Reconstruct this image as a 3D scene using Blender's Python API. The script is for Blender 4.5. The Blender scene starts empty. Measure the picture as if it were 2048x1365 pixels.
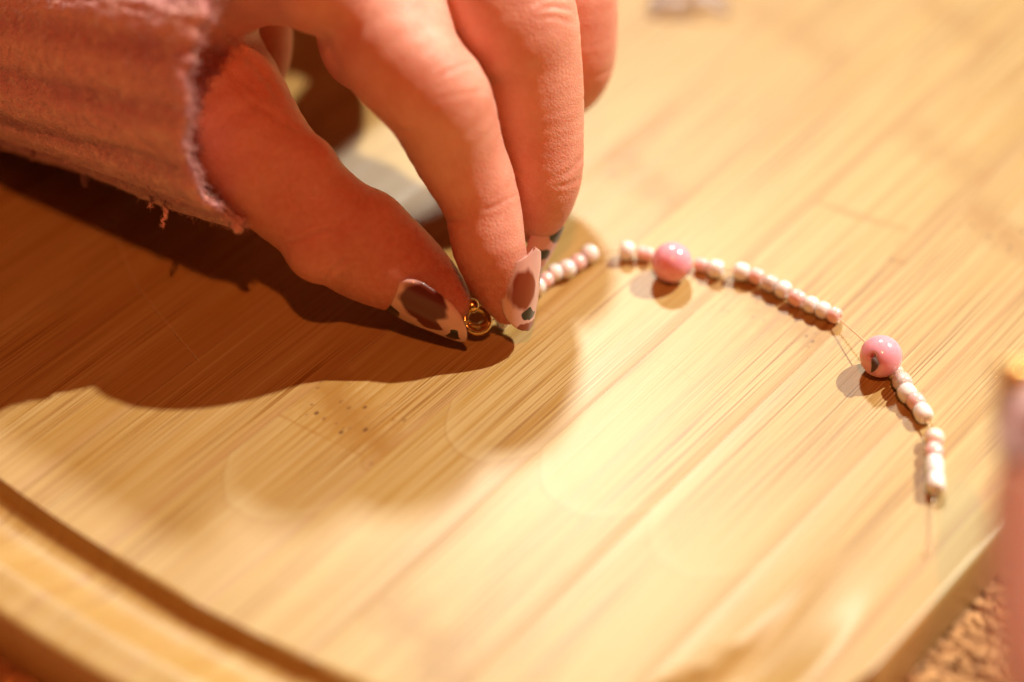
import bpy, bmesh, math, random
import numpy as np
from mathutils import Vector, Matrix, noise
random.seed(7); rng = np.random.default_rng(7)
SC = bpy.context.scene
COL = SC.collection
R = math.radians

# ------------------------------------------------------------------ camera
PITCH = R(43); DIST = .42; FPX = 50 / 22.3 * 2048
CAM = np.array([0, -DIST * math.cos(PITCH), DIST * math.sin(PITCH)])
UP = np.array([0, math.sin(PITCH), math.cos(PITCH)])
RIGHT = np.array([1., 0, 0])
BACK = np.array([0, -math.cos(PITCH), math.sin(PITCH)])      # towards the camera
cd = bpy.data.cameras.new('camera'); cam = bpy.data.objects.new('camera', cd); COL.objects.link(cam)
cd.lens = 50; cd.sensor_width = 22.3; cd.clip_start = .01; cd.clip_end = 50
cam.location = CAM; cam.rotation_euler = (math.pi / 2 - PITCH, 0, 0)
cd.dof.use_dof = True; cd.dof.focus_distance = .413; cd.dof.aperture_fstop = 2.2
SC.camera = cam

# ------------------------------------------------------------------ world, lamps, exposure
w = bpy.data.worlds.new('World'); SC.world = w; w.use_nodes = True
bg = w.node_tree.nodes['Background']; bg.inputs[0].default_value = (1, .42, .2, 1); bg.inputs[1].default_value = .03
SC.view_settings.view_transform = 'Standard'; SC.view_settings.look = 'None'
SC.cycles.caustics_reflective = False; SC.cycles.caustics_refractive = False
SC.view_settings.exposure = 0; SC.view_settings.gamma = 1

def lamp(name, d, dist, power, col, rad):
    l = bpy.data.lights.new(name, 'POINT'); l.energy = power; l.color = col; l.shadow_soft_size = rad
    o = bpy.data.objects.new(name, l); COL.objects.link(o)
    v = Vector(d).normalized() * dist; o.location = v
    return o
lamp('ceiling_lamp_key', (.59, .355, .725), 3.0, 540, (1, .94, .76), .030)
lamp('ceiling_lamp_back', (.02, .69, .72), 3.0, 222, (1, .96, .78), .125)
lamp('ceiling_lamp_front', (.03, -.43, .90), 1.6, 44, (1, .285, .085), .02)

# ------------------------------------------------------------------ helpers
def P(px, py, z=0.0):
    """point of the place at height z (metres) seen at a pixel of the 2048 px photograph"""
    d = RIGHT * ((px - 1024) / FPX) - UP * ((py - 682.5) / FPX) - BACK
    return CAM + d * ((z - CAM[2]) / d[2])
def depth(p): return float(np.dot(CAM - p, BACK))
def toR(p, rpx): return rpx * depth(p) / FPX
def mm(x): return x * .001

def link(name, me, mat=None, parent=None):
    o = bpy.data.objects.new(name, me); COL.objects.link(o)
    if mat: me.materials.append(mat)
    if parent: o.parent = parent
    return o
def mesh(name, v, f, smooth=True):
    me = bpy.data.meshes.new(name); me.from_pydata([tuple(map(float, p)) for p in v], [], f)
    if smooth: me.polygons.foreach_set('use_smooth', [True] * len(me.polygons))
    me.update(); return me
def fastmesh(name, v, quads):
    me = bpy.data.meshes.new(name); n = len(quads)
    me.vertices.add(len(v)); me.vertices.foreach_set('co', np.asarray(v, np.float32).ravel())
    me.loops.add(n * 4); me.loops.foreach_set('vertex_index', np.asarray(quads, np.int32).ravel())
    me.polygons.add(n); me.polygons.foreach_set('loop_start', np.arange(0, n * 4, 4, dtype=np.int32))
    me.polygons.foreach_set('use_smooth', np.ones(n, bool)); me.update(calc_edges=True); me.validate(); return me
def tag(o, label=None, cat=None, group=None, kind=None):
    for k, v in (('label', label), ('category', cat), ('group', group), ('kind', kind)):
        if v: o[k] = v
    return o
def empty(name, loc=(0, 0, 0)):
    o = bpy.data.objects.new(name, None); COL.objects.link(o); o.location = loc; o.empty_display_size = .01; return o
def tube(pts, rad, n=8, caps=True):
    pts = [np.asarray(p, float) for p in pts]; v = []; f = []
    rad = rad if hasattr(rad, '__len__') else [rad] * len(pts)
    nrm = None
    for i, p in enumerate(pts):
        t = pts[min(i + 1, len(pts) - 1)] - pts[max(i - 1, 0)]; t /= np.linalg.norm(t) + 1e-12
        if nrm is None: nrm = np.cross(t, [0, 0, 1]) if abs(t[2]) < .9 else np.cross(t, [1, 0, 0])
        nrm = nrm - t * np.dot(nrm, t); nrm /= np.linalg.norm(nrm); b = np.cross(t, nrm)
        for k in range(n):
            a = 2 * math.pi * k / n; v.append(p + rad[i] * (math.cos(a) * nrm + math.sin(a) * b))
    for i in range(len(pts) - 1):
        for k in range(n): f.append((i * n + k, i * n + (k + 1) % n, (i + 1) * n + (k + 1) % n, (i + 1) * n + k))
    if caps: f.append(tuple(range(n))[::-1]); f.append(tuple((len(pts) - 1) * n + k for k in range(n)))
    return v, f
def spline(keys, sub):
    """Catmull-Rom through rows of numbers"""
    K = np.asarray(keys, float); out = []
    for i in range(len(K) - 1):
        a, b, c, d = K[max(i - 1, 0)], K[i], K[i + 1], K[min(i + 2, len(K) - 1)]
        for s in range(sub):
            t = s / sub
            out.append(.5 * (2 * b + (c - a) * t + (2 * a - 5 * b + 4 * c - d) * t * t + (3 * b - a - 3 * c + d) * t ** 3))
    out.append(K[-1]); return np.array(out)

# ------------------------------------------------------------------ node helpers
class NT:
    def __init__(s, name):
        s.m = bpy.data.materials.new(name); s.m.use_nodes = True; s.t = s.m.node_tree
        s.b = s.t.nodes['Principled BSDF']
    def n(s, typ, **kw):
        o = s.t.nodes.new(typ)
        for k, v in kw.items(): setattr(o, k, v)
        return o
    def l(s, a, b): s.t.links.new(a, b)
    def val(s, sock, x):
        if hasattr(x, 'is_output') or isinstance(x, bpy.types.NodeSocket): s.l(x, sock)
        else: sock.default_value = x
    def math(s, op, a, b=None, clamp=False):
        o = s.n('ShaderNodeMath', operation=op, use_clamp=clamp); s.val(o.inputs[0], a)
        if b is not None: s.val(o.inputs[1], b)
        return o.outputs[0]
    def mapr(s, x, a, b, c=0., d=1.):
        o = s.n('ShaderNodeMapRange'); o.clamp = True; s.val(o.inputs[0], x)
        for i, q in enumerate((a, b, c, d)): s.val(o.inputs[i + 1], q)
        return o.outputs[0]
    def mix(s, fac, a, b, mode='MIX'):
        o = s.n('ShaderNodeMix', data_type='RGBA', blend_type=mode)
        s.val(o.inputs[0], fac)
        for i, q in ((6, a), (7, b)):
            if isinstance(q, tuple): o.inputs[i].default_value = (*q, 1)[:4]
            else: s.l(q, o.inputs[i])
        return o.outputs[2]
    def mapping(s, vec, scale, loc=(0, 0, 0)):
        o = s.n('ShaderNodeMapping'); s.l(vec, o.inputs[0]); o.inputs['Scale'].default_value = scale; o.inputs['Location'].default_value = loc
        return o.outputs[0]
    def noise(s, vec, scale=1., detail=2., rough=.5, col=False):
        o = s.n('ShaderNodeTexNoise'); s.l(vec, o.inputs['Vector']); o.inputs['Scale'].default_value = scale
        o.inputs['Detail'].default_value = detail; o.inputs['Roughness'].default_value = rough
        return o.outputs['Color' if col else 'Fac']
    def bump(s, h, strength, dist, chain=None):
        o = s.n('ShaderNodeBump'); s.l(h, o.inputs['Height']); o.inputs['Strength'].default_value = strength; o.inputs['Distance'].default_value = dist
        if chain: s.l(chain, o.inputs['Normal'])
        return o.outputs[0]
    def set(s, **kw):
        for k, v in kw.items():
            sock = s.b.inputs[k.replace('_', ' ')]
            if isinstance(v, tuple) and len(v) == 3 and sock.type == 'RGBA': v = (*v, 1)
            s.val(sock, v)

# ------------------------------------------------------------------ bamboo
TH = R(51); UD = np.array([math.cos(TH), math.sin(TH), 0]); VD = np.array([-math.sin(TH), math.cos(TH), 0])
def uv_of(p): return float(np.dot(p, UD)) * 1000, float(np.dot(p, VD)) * 1000
def vpx(*q): return float(np.mean([uv_of(P(*p))[1] for p in q]))

def bamboo_material():
    m = NT('bamboo')
    uv = m.n('ShaderNodeUVMap', uv_map='grain').outputs[0]         # u,v in millimetres (v shifted per strip)
    nd = m.n('ShaderNodeUVMap', uv_map='node').outputs[0]          # mm from the nearest node of the strip, v -1..1 across
    tint = m.n('ShaderNodeAttribute', attribute_name='tint').outputs['Fac']
    stain = m.n('ShaderNodeAttribute', attribute_name='stain').outputs['Fac']
    arc = m.n('ShaderNodeAttribute', attribute_name='arc').outputs['Fac']
    fine = m.noise(m.mapping(uv, (.020, 2.6, 1)), 1, 3, .6)
    fib = m.noise(m.mapping(uv, (.030, 5.5, 1), (7, 3, 0)), 1, 2, .5)
    mid = m.noise(m.mapping(uv, (.010, .55, 1), (3, 11, 0)), 1, 3, .55)
    broad = m.noise(m.mapping(uv, (.008, .10, 1), (13, 5, 0)), 1, 2, .5)
    zone = m.noise(m.mapping(uv, (.012, .09, 1), (31, 9, 0)), 1, 1, .5)
    col = m.mix(m.mapr(broad, .40, .60), (.64, .40, .165), (.56, .31, .085))
    col = m.mix(m.mapr(mid, .38, .62, .0, .8), col, (.68, .455, .23))
    col = m.mix(m.mapr(tint, 0, 1, 0., .60), col, (.50, .235, .07))
    col = m.mix(m.mapr(mid, .47, .33, 0, .55), col, (.50, .265, .075))
    # dark vascular fibres, denser in some zones
    lines = m.mapr(fine, .515, .605)
    lines = m.math('MULTIPLY', lines, m.mapr(zone, .42, .60, .16, 1.))
    col = m.mix(m.math('MULTIPLY', lines, .95), col, (.33, .13, .022))
    col = m.mix(m.mapr(fib, .57, .70, 0, .45), col, (.38, .17, .04))
    col = m.mix(m.mapr(fine, .42, .30, 0, .65), col, (.76, .56, .33))
    sj = m.n('ShaderNodeSeparateXYZ'); m.l(nd, sj.inputs[0])
    jn = m.mapr(m.math('ADD', sj.outputs[1], m.math('MULTIPLY', m.math('SUBTRACT', mid, .5), .35)), -.74, -1.0)
    col = m.mix(m.math('MULTIPLY', jn, .8), col, (.50, .25, .10))
    # node of the culm: a U shaped arc of pale pith with dots
    sep = m.n('ShaderNodeSeparateXYZ'); m.l(nd, sep.inputs[0]); du, dv = sep.outputs[0], sep.outputs[1]
    wob = m.noise(m.mapping(uv, (.2, .2, 1)), 1, 2, .5)
    dd = m.math('SUBTRACT', du, m.math('MULTIPLY', m.math('POWER', m.math('ABSOLUTE', dv), 2.4), 9.0))
    dd = m.math('ADD', dd, m.mapr(wob, 0, 1, -1.2, 1.2))
    band = m.math('MULTIPLY', m.mapr(dd, -.25, .35), m.mapr(dd, 4.5, .8))
    inside = m.math('MULTIPLY', m.mapr(dd, -.2, .3), m.mapr(dd, 42, 2))
    edge = m.math('MULTIPLY', m.mapr(dd, -.7, -.15), m.mapr(dd, .45, -.05))
    cells = m.n('ShaderNodeTexVoronoi', feature='F1'); m.l(m.mapping(uv, (.95, 1.15, 1)), cells.inputs['Vector']); cells.inputs['Scale'].default_value = 1
    dots = m.math('MULTIPLY', m.mapr(cells.outputs['Distance'], .40, .22), m.mapr(dd, 5, 1.2))
    dots = m.math('MULTIPLY', dots, m.mapr(dd, -.3, .3))
    A = lambda x, k: m.math('MULTIPLY', m.math('MULTIPLY', x, arc), k)
    col = m.mix(A(inside, .10), col, (.70, .48, .26))
    col = m.mix(A(band, .22), col, (.72, .52, .31))
    col = m.mix(A(edge, .48), col, (.48, .25, .09))
    col = m.mix(A(dots, .38), col, (.58, .34, .14))
    # brown stained node with pores and short streaks
    sw = m.noise(m.mapping(uv, (.16, .22, 1), (2, 8, 0)), 1, 3, .6)
    sd = m.math('ADD', m.math('MULTIPLY', m.math('ABSOLUTE', m.math('SUBTRACT', du, m.math('MULTIPLY', dv, 3.0))), .17), m.mapr(sw, .2, .8, 0, 1.3))
    blot = m.math('MULTIPLY', m.mapr(sd, 1.8, .65), stain)
    col = m.mix(m.math('MULTIPLY', blot, .85), col, (.44, .20, .045))
    strk = m.math('MULTIPLY', m.mapr(m.noise(m.mapping(uv, (.14, 2.0, 1), (5, 1, 0)), 1, 2, .5), .54, .66), m.math('MULTIPLY', m.mapr(m.math('ABSOLUTE', du), 15, 3), stain))
    col = m.mix(m.math('MULTIPLY', strk, .75), col, (.50, .24, .05))
    por = m.n('ShaderNodeTexVoronoi', feature='F1'); m.l(m.mapping(uv, (.42, .62, 1)), por.inputs['Vector']); por.inputs['Scale'].default_value = 1
    pores = m.math('MULTIPLY', m.math('MULTIPLY', m.mapr(por.outputs['Distance'], .30, .16), m.mapr(m.noise(m.mapping(uv, (.3, .3, 1), (4, 4, 0)), 1, 1), .45, .58)), m.math('MULTIPLY', m.mapr(m.math('ABSOLUTE', du), 8, 4), stain))
    col = m.mix(m.math('MULTIPLY', pores, .85), col, (.16, .05, .012))
    # end grain on walls that cut across the fibres
    geo = m.n('ShaderNodeNewGeometry'); dot = m.n('ShaderNodeVectorMath', operation='DOT_PRODUCT'); m.l(geo.outputs['Normal'], dot.inputs[0]); dot.inputs[1].default_value = tuple(UD)
    eg = m.mapr(m.math('ABSOLUTE', dot.outputs['Value']), .12, .5)
    tc = m.n('ShaderNodeTexCoord').outputs['Object']
    ev = m.n('ShaderNodeTexVoronoi', feature='F1'); m.l(m.mapping(tc, (1500, 1500, 1500)), ev.inputs['Vector']); ev.inputs['Scale'].default_value = 1
    col = m.mix(m.math('MULTIPLY', eg, .55), col, (.60, .33, .13))
    col = m.mix(m.math('MULTIPLY', m.mapr(ev.outputs['Distance'], .35, .2), m.math('MULTIPLY', eg, .5)), col, (.30, .12, .03))
    col = m.mix(1., col, (.765, .83, .68), "MULTIPLY")
    h = m.math('ADD', m.math('MULTIPLY', fine, -.6), m.math('MULTIPLY', fib, -.3))
    rg = m.mapr(mid, .3, .7, .40, .52)
    m.set(Base_Color=col, Roughness=rg, Normal=m.bump(h, .22, .0004), Specular_IOR_Level=.5)
    m.set(Coat_Weight=.20, Coat_Roughness=.28)
    return m.m
M_BAMBOO = bamboo_material()

THICK = 13.0
VC, HW, RC, UMIN, UMAX = 35., 128.3, 65., -103., 255.
UC, HL = (UMIN + UMAX) / 2, (UMAX - UMIN) / 2
def bow(v): return (v - VC) ** 2 / 640.
def ulim(v, inset=0.):
    t = abs(v - VC) - (HW - RC)
    c = 0 if t <= 0 else RC - math.sqrt(max((RC) ** 2 - t * t, 0))
    return UMIN + bow(v) + c, UMAX - bow(v) - c
def edge_dist(u, v):
    b = (v - VC) ** 2 / 640. * np.clip((UC - u) / HL, -1, 1)
    qx = np.abs(u - b - UC) - (HL - RC); qy = np.abs(v - VC) - (HW - RC)
    return -(np.hypot(np.maximum(qx, 0), np.maximum(qy, 0)) + np.minimum(np.maximum(qx, qy), 0) - RC)
def sstep(x): x = np.clip(x, 0, 1); return x * x * (3 - 2 * x)
def top_z(u, v):
    d = edge_dist(u, v)
    z = np.zeros_like(d)
    # groove: steep inner wall at 19.5 mm, shallow floor up to the lip at 8 mm
    dep = 3.3 * (1 - .95 * sstep((u + 45) / 40))
    t = np.clip((20.2 - d) / 12.6, 0, 1); g = np.sin(math.pi * t ** .64)
    z -= dep * g
    z -= .25 * sstep((8 - d) / 4)
    r = np.clip((1.4 - d) / 1.4, 0, 1); z -= 1.4 * (1 - np.sqrt(np.clip(1 - r * r, 0, 1)))
    return z

L1 = vpx((586, 1073), (718, 966), (894, 804), (1006, 711)); L2 = vpx((1130, 860), (1427, 584)); L3 = vpx((1277, 1047), (1617, 710))
L4 = vpx((1448, 1188), (1694, 965)); L5 = vpx((1785, 1208), (1882, 1094))
BOUNDS = [VC - HW, L5, L4, L3, L2, L1, L1 + 21.5, L1 + 43, L1 + 64.5, L1 + 85.5, L1 + 107, L1 + 128, L1 + 148, VC + HW]
# nodes seen in the photo: (pixel, 'arc' or 'stain', strength)
NODES = [((545, 1066), 'arc', 1), ((975, 938), 'arc', 1), ((1205, 1060), 'arc', 1), ((1420, 1182), 'arc', .8),
         ((640, 800), 'stain', 1), ((1600, 640), 'stain', .85), ((1370, 400), 'stain', .8), ((1930, 430), 'stain', .8), ((760, 1225), 'stain', .75), ((1500, 1250), 'stain', .15),
         ((660, 290), 'stain', .7), ((1720, 60), 'stain', .45)]
board = empty('bamboo_board', (0, 0, mm(-THICK)))
tag(board, 'round-cornered pale bamboo board with a routed groove, lying on the cork table', 'board')
def strip(i, v0, v1):
    gap = .012
    va, vb = v0 + gap, v1 - gap
    nv = max(4, int((vb - va) / 1.6)); vs = list(np.linspace(va, vb, nv + 1))
    if i == 0: vs = [va, va + .15, va + .4, va + .8, va + 1.3, va + 2.2] + [x for x in vs if x > va + 3]
    if i == len(BOUNDS) - 2: vs = [x for x in vs if x < vb - 3] + [vb - 2.2, vb - 1.3, vb - .8, vb - .4, vb - .15, vb]
    vs = np.array(vs)
    a = np.concatenate([[0, .12, .35, .7, 1.2, 2.0, 3.2, 5, 7], np.arange(8, 24, .5), [26, 29, 33, 38, 46]])
    U = []; corner = max(abs(v0 - VC), abs(v1 - VC)) > HW - RC
    for v in vs:
        lo, hi = ulim(v)
        # corner strips run diagonally through the groove: use an even fine division there
        t = abs(v - VC) - (HW - RC)
        if corner:
            U.append(np.concatenate([lo + a[:6], np.linspace(lo + 2.6, lo + 120, 150), np.linspace(lo + 124, hi - 5, 24), (hi - a[:6])[::-1]]))
        else:
            U.append(np.concatenate([lo + a, np.linspace(lo + 50, hi - 48, 204 - len(a) * 2 + 6 + 6 + 0)[: 168 - 2 * len(a)], (hi - a)[::-1]]))
    n = max(len(x) for x in U); U = np.array([np.interp(np.linspace(0, 1, n), np.linspace(0, 1, len(x)), x) for x in U])
    V = np.repeat(vs[:, None], n, 1)
    Z = top_z(U, V)
    warp = .04 * math.sin(i * 2.1)
    jv = np.minimum(V - v0, v1 - V); Z = Z + warp - .07 * np.exp(-(jv / .30) ** 2)
    Pm = (U[..., None] * UD + V[..., None] * VD) * .001; Pm[..., 2] = (Z + THICK) * .001
    rows = len(vs); verts = list(Pm.reshape(-1, 3)); q = []
    for r in range(rows - 1):
        for c in range(n - 1):
            q.append((r * n + c, r * n + c + 1, (r + 1) * n + c + 1, (r + 1) * n + c))
    # skirt to the bottom and the underside
    ring = [(0, c) for c in range(n)] + [(r, n - 1) for r in range(1, rows)] + [(rows - 1, c) for c in range(n - 2, -1, -1)] + [(r, 0) for r in range(rows - 2, 0, -1)]
    b0 = len(verts)
    for r, c in ring: p = Pm[r, c].copy(); p[2] = 0; verts.append(p)
    k = len(ring)
    for j in range(k):
        r0, c0 = ring[j]; r1, c1 = ring[(j + 1) % k]
        q.append((r1 * n + c1, r0 * n + c0, b0 + j, b0 + (j + 1) % k))
    me = mesh('bamboo_strip', verts, q)
    try: me.set_sharp_from_angle(angle=R(50))
    except Exception: pass
    co = np.array([v for v in verts]); uu = co @ UD * 1000; vv = co @ VD * 1000
    sh = i * 37.3; vm, hw = (v0 + v1) / 2, (v1 - v0) / 2
    cand = []
    for pxl, kind, st in NODES:
        un, vn = uv_of(P(*pxl))
        if v0 <= vn < v1: cand.append((un, kind, st))
    cand.append((uv_of(P(1024, 682))[0] + 120 + 23 * math.sin(i * 3.7), 'stain', .5))
    cand.append((-175 + 9 * i, 'arc', .6))
    D = np.array([uu - c[0] for c in cand]); best = np.abs(D + np.where(np.array([c[1] == 'arc' for c in cand]), -14, 0)[:, None]).argmin(0)
    du = D[best, np.arange(len(uu))]
    l1 = me.uv_layers.new(name='grain'); l2 = me.uv_layers.new(name='node')
    li = np.empty(len(me.loops), np.int32); me.loops.foreach_get('vertex_index', li)
    hz = co[:, 2] * 1000
    g = np.c_[uu + i * 911.0, vv + sh + (hz - THICK) * .9 * (hz < THICK - 4)]
    l1.data.foreach_set('uv', g[li].astype(np.float32).ravel())
    nn = np.c_[du, (vv - vm) / hw]; l2.data.foreach_set('uv', nn[li].astype(np.float32).ravel())
    ar = me.attributes.new('arc', 'FLOAT', 'POINT'); ar.data.foreach_set('value', np.array([c[2] * (c[1] == 'arc') for c in cand])[best].astype(np.float32))
    stn = me.attributes.new('stain', 'FLOAT', 'POINT'); stn.data.foreach_set('value', np.array([c[2] * (c[1] == 'stain') for c in cand])[best].astype(np.float32))
    tn = TINTS[i % len(TINTS)]
    t_ = me.attributes.new('tint', 'FLOAT', 'POINT'); t_.data.foreach_set('value', np.full(len(verts), tn, np.float32))
    return link('bamboo_strip', me, M_BAMBOO, board)
TINTS = [.35, .25, .2, .02, .12, .5, .62, .55, .45, .6, .3, .55, .4]
for i in range(len(BOUNDS) - 1): strip(i, BOUNDS[i], BOUNDS[i + 1])

# ------------------------------------------------------------------ cork table
def cork_material(gran=False):
    m = NT('cork_granule' if gran else 'cork')
    tc = m.n('ShaderNodeTexCoord').outputs['Object']
    v = m.n('ShaderNodeTexVoronoi', feature='F1'); m.l(m.mapping(tc, (300, 300, 300)), v.inputs['Vector']); v.inputs['Scale'].default_value = 1
    n1 = m.noise(tc, 900, 3, .6)
    sp = m.n('ShaderNodeSeparateColor'); m.l(v.outputs['Color'], sp.inputs[0])
    if gran:
        oi = m.n('ShaderNodeAttribute', attribute_name='shade').outputs['Fac']
        col = m.mix(m.mapr(oi, 0, 1), (.80, .42, .18), (.42, .17, .06))
        col = m.mix(m.mapr(n1, .5, .75, 0, .5), col, (.22, .08, .03))
    else:
        col = m.mix(sp.outputs[0], (.60, .31, .14), (.40, .17, .065))
        col = m.mix(m.mapr(n1, .5, .7, 0, .8), col, (.20, .07, .025))
    m.set(Base_Color=col, Roughness=.85, Normal=m.bump(n1, .6, .0006)); return m.m
tb = mesh('table', [(-1, -1, 0), (1, -1, 0), (1, 1, 0), (-1, 1, 0)], [(0, 1, 2, 3)])
table = tag(link('table', tb, cork_material()), 'brown cork table top under the bamboo board', None, None, 'structure')
table.location = (0, 0, mm(-THICK) - .0006)
ico = bmesh.new(); bmesh.ops.create_icosphere(ico, subdivisions=1, radius=1); iv = np.array([v.co[:] for v in ico.verts]); ifc = [tuple(v.index for v in f.verts) for f in ico.faces]; ico.free()
gv = []; gf = []; gs = []
def granules(cx, cy, hx, hy, n):
    for _ in range(n):
        x, y = cx + random.uniform(-hx, hx), cy + random.uniform(-hy, hy)
        if edge_dist(np.array(x * UD[0] * 1000 + y * UD[1] * 1000), np.array(x * VD[0] * 1000 + y * VD[1] * 1000)) > -.4: continue
        s = random.uniform(.0006, .0022); b = len(gv); a = random.uniform(0, 6.28)
        sc = np.array([s * random.uniform(.8, 1.5), s * random.uniform(.6, 1.), s * .24])
        q = iv * sc * (1 + .35 * rng.standard_normal((len(iv), 1)).clip(-1.2, 1.2))
        q = np.c_[q[:, 0] * math.cos(a) - q[:, 1] * math.sin(a), q[:, 0] * math.sin(a) + q[:, 1] * math.cos(a), q[:, 2]]
        gv.extend(q + [x, y, mm(-THICK) - .0006 + s * random.uniform(-.22, .03)]); gf.extend(tuple(b + k for k in t) for t in ifc)
        gs.extend([random.random() ** 1.5] * len(iv))
granules(.085, -.075, .035, .035, 3600); granules(-.08, -.085, .035, .02, 1800)
gm = mesh('cork_granules', gv, gf); ga = gm.attributes.new('shade', 'FLOAT', 'POINT'); ga.data.foreach_set('value', np.array(gs, np.float32))
gr = link('cork_granules', gm, cork_material(True)); gr['kind'] = 'stuff'; gr['label'] = 'rough cork crumbs pressed into the table top beside the board'

# ------------------------------------------------------------------ bead strand
def bead_mat(name, col, sss, rough, coat, tr=0.):
    m = NT(name)
    tc = m.n('ShaderNodeTexCoord').outputs['Object']; n = m.noise(tc, 700, 2, .5)
    c = m.mix(m.mapr(n, .35, .65, 0, .25), col, tuple(x * .86 for x in col))
    m.set(Base_Color=c, Roughness=rough, Coat_Weight=coat, Coat_Roughness=.14, Subsurface_Weight=min(1, sss * 2), Subsurface_Radius=(1, .75, .65), Subsurface_Scale=.0018,
          Transmission_Weight=tr, Sheen_Weight=.0)
    return m.m
MB = {'w': bead_mat('pearl_white', (.97, .94, 1.0), .3, .14, 1.), 'p': bead_mat('pearl_pink', (.98, .62, .63), .35, .15, 1.),
      'l': bead_mat('pearl_lilac', (.93, .78, .77), .35, .20, .8, .25), 'k': bead_mat('pearl_blush', (.96, .76, .70), .4, .26, .6),
      'R': bead_mat('pink_jade', (.97, .45, .58), .6, .17, .5)}
def bead_mesh(name, r, L, hole, seg=24, dent=0):
    prof = []
    e = min(r - hole, L / 2) * .95
    for k in range(9):
        a = math.pi / 2 * k / 8; prof.append((r - e * .75 + e * .75 * math.sin(a) * 1.0, -L / 2 + e * .85 * (1 - math.sin(a) ** 0 * math.cos(a * 1.0)) if False else -L / 2 + e * (1 - math.cos(a)) ))
    prof = [(hole, 0), (hole, -L / 2 + e * .25), (hole + (r - hole) * .12, -L / 2 + e * .07), (hole + (r - hole) * .35, -L / 2)]
    for k in range(1, 9):
        a = math.pi / 2 * k / 8; prof.append((hole + (r - hole) * (.35 + .65 * math.sin(a)), -L / 2 + e * (1 - math.cos(a))))
    prof = prof + [(x, -z) for x, z in prof[::-1]][0 if e < L / 2 * .9 else 1:]
    prof = prof[:-1]
    v = []; f = []; n = len(prof)
    for k in range(seg):
        a = 2 * math.pi * k / seg
        for x, z in prof: v.append((x * math.cos(a), x * math.sin(a), z))
    for k in range(seg):
        for j in range(n):
            f.append((k * n + j, ((k + 1) % seg) * n + j, ((k + 1) % seg) * n + (j + 1) % n, k * n + (j + 1) % n))
    me = mesh(name, v, f); bm = bmesh.new(); bm.from_mesh(me); bmesh.ops.recalc_face_normals(bm, faces=bm.faces); bm.to_mesh(me); bm.free()
    me.polygons.foreach_set('use_smooth', [True] * len(me.polygons)); return me
def sphere_mesh(name, r, hole):
    prof = []; n = 22; a0 = math.asin(hole / r)
    prof.append((hole, 0)); prof.append((hole, -r * math.cos(a0) * .9))
    for k in range(n + 1):
        a = a0 + (math.pi - 2 * a0) * k / n; prof.append((r * math.sin(a), -r * math.cos(a)))
    prof.append((hole, r * math.cos(a0) * .9))
    v = []; f = []; m_ = len(prof); seg = 40
    for k in range(seg):
        a = 2 * math.pi * k / seg
        for x, z in prof: v.append((x * math.cos(a), x * math.sin(a), z))
    for k in range(seg):
        for j in range(m_): f.append((k * m_ + j, ((k + 1) % seg) * m_ + j, ((k + 1) % seg) * m_ + (j + 1) % m_, k * m_ + (j + 1) % m_))
    me = mesh(name, v, f); bm = bmesh.new(); bm.from_mesh(me); bmesh.ops.recalc_face_normals(bm, faces=bm.faces); bm.to_mesh(me); bm.free()
    me.polygons.foreach_set('use_smooth', [True] * len(me.polygons)); return me
# kind, px, py, radius px, length px
BEADS = [('w', 1040, 600, 17, 22), ('p', 1057, 586, 16, 20), ('w', 1074, 573, 19, 22), ('p', 1092, 560, 16, 20), ('w', 1110, 546, 18, 25), ('w', 1134, 538, 19, 26), ('p', 1156, 525, 17, 22), ('w', 1179, 508, 19, 26),
         ('w', 1254, 502, 20, 28), ('p', 1290, 508, 15, 34), ('R', 1344, 525, 41, 0), ('p', 1403, 530, 14, 24), ('w', 1432, 538, 19, 30),
         ('w', 1483, 544, 19, 31), ('p', 1513, 553, 17, 26), ('l', 1541, 568, 18, 26), ('w', 1567, 580, 19, 24), ('p', 1594, 597, 18, 28), ('w', 1622, 610, 18, 24), ('w', 1646, 621, 18, 24), ('p', 1669, 631, 17, 24),
         ('R', 1762, 713, 43, 0), ('k', 1791, 745, 17, 20), ('l', 1805, 765, 20, 24), ('w', 1815, 787, 20, 26), ('p', 1832, 804, 19, 24), ('w', 1846, 827, 19, 27),
         ('k', 1869, 877, 20.5, 24), ('p', 1868, 904, 19.5, 24), ('w', 1869, 935, 19.5, 36), ('w', 1871, 966, 20, 32)]
strand = empty('bead_strand', tuple(P(1344, 540, 0)))
tag(strand, 'unfinished bracelet of pink and white pearly beads curving across the bamboo board', 'bracelet')
SO = np.array(strand.location)
ctr = []
for k, x, y, r, L in BEADS:
    p = P(x, y, 0); rr = toR(p, r); p = P(x, y, rr * 1.0)
    ctr.append(p)
cache = {}
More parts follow.
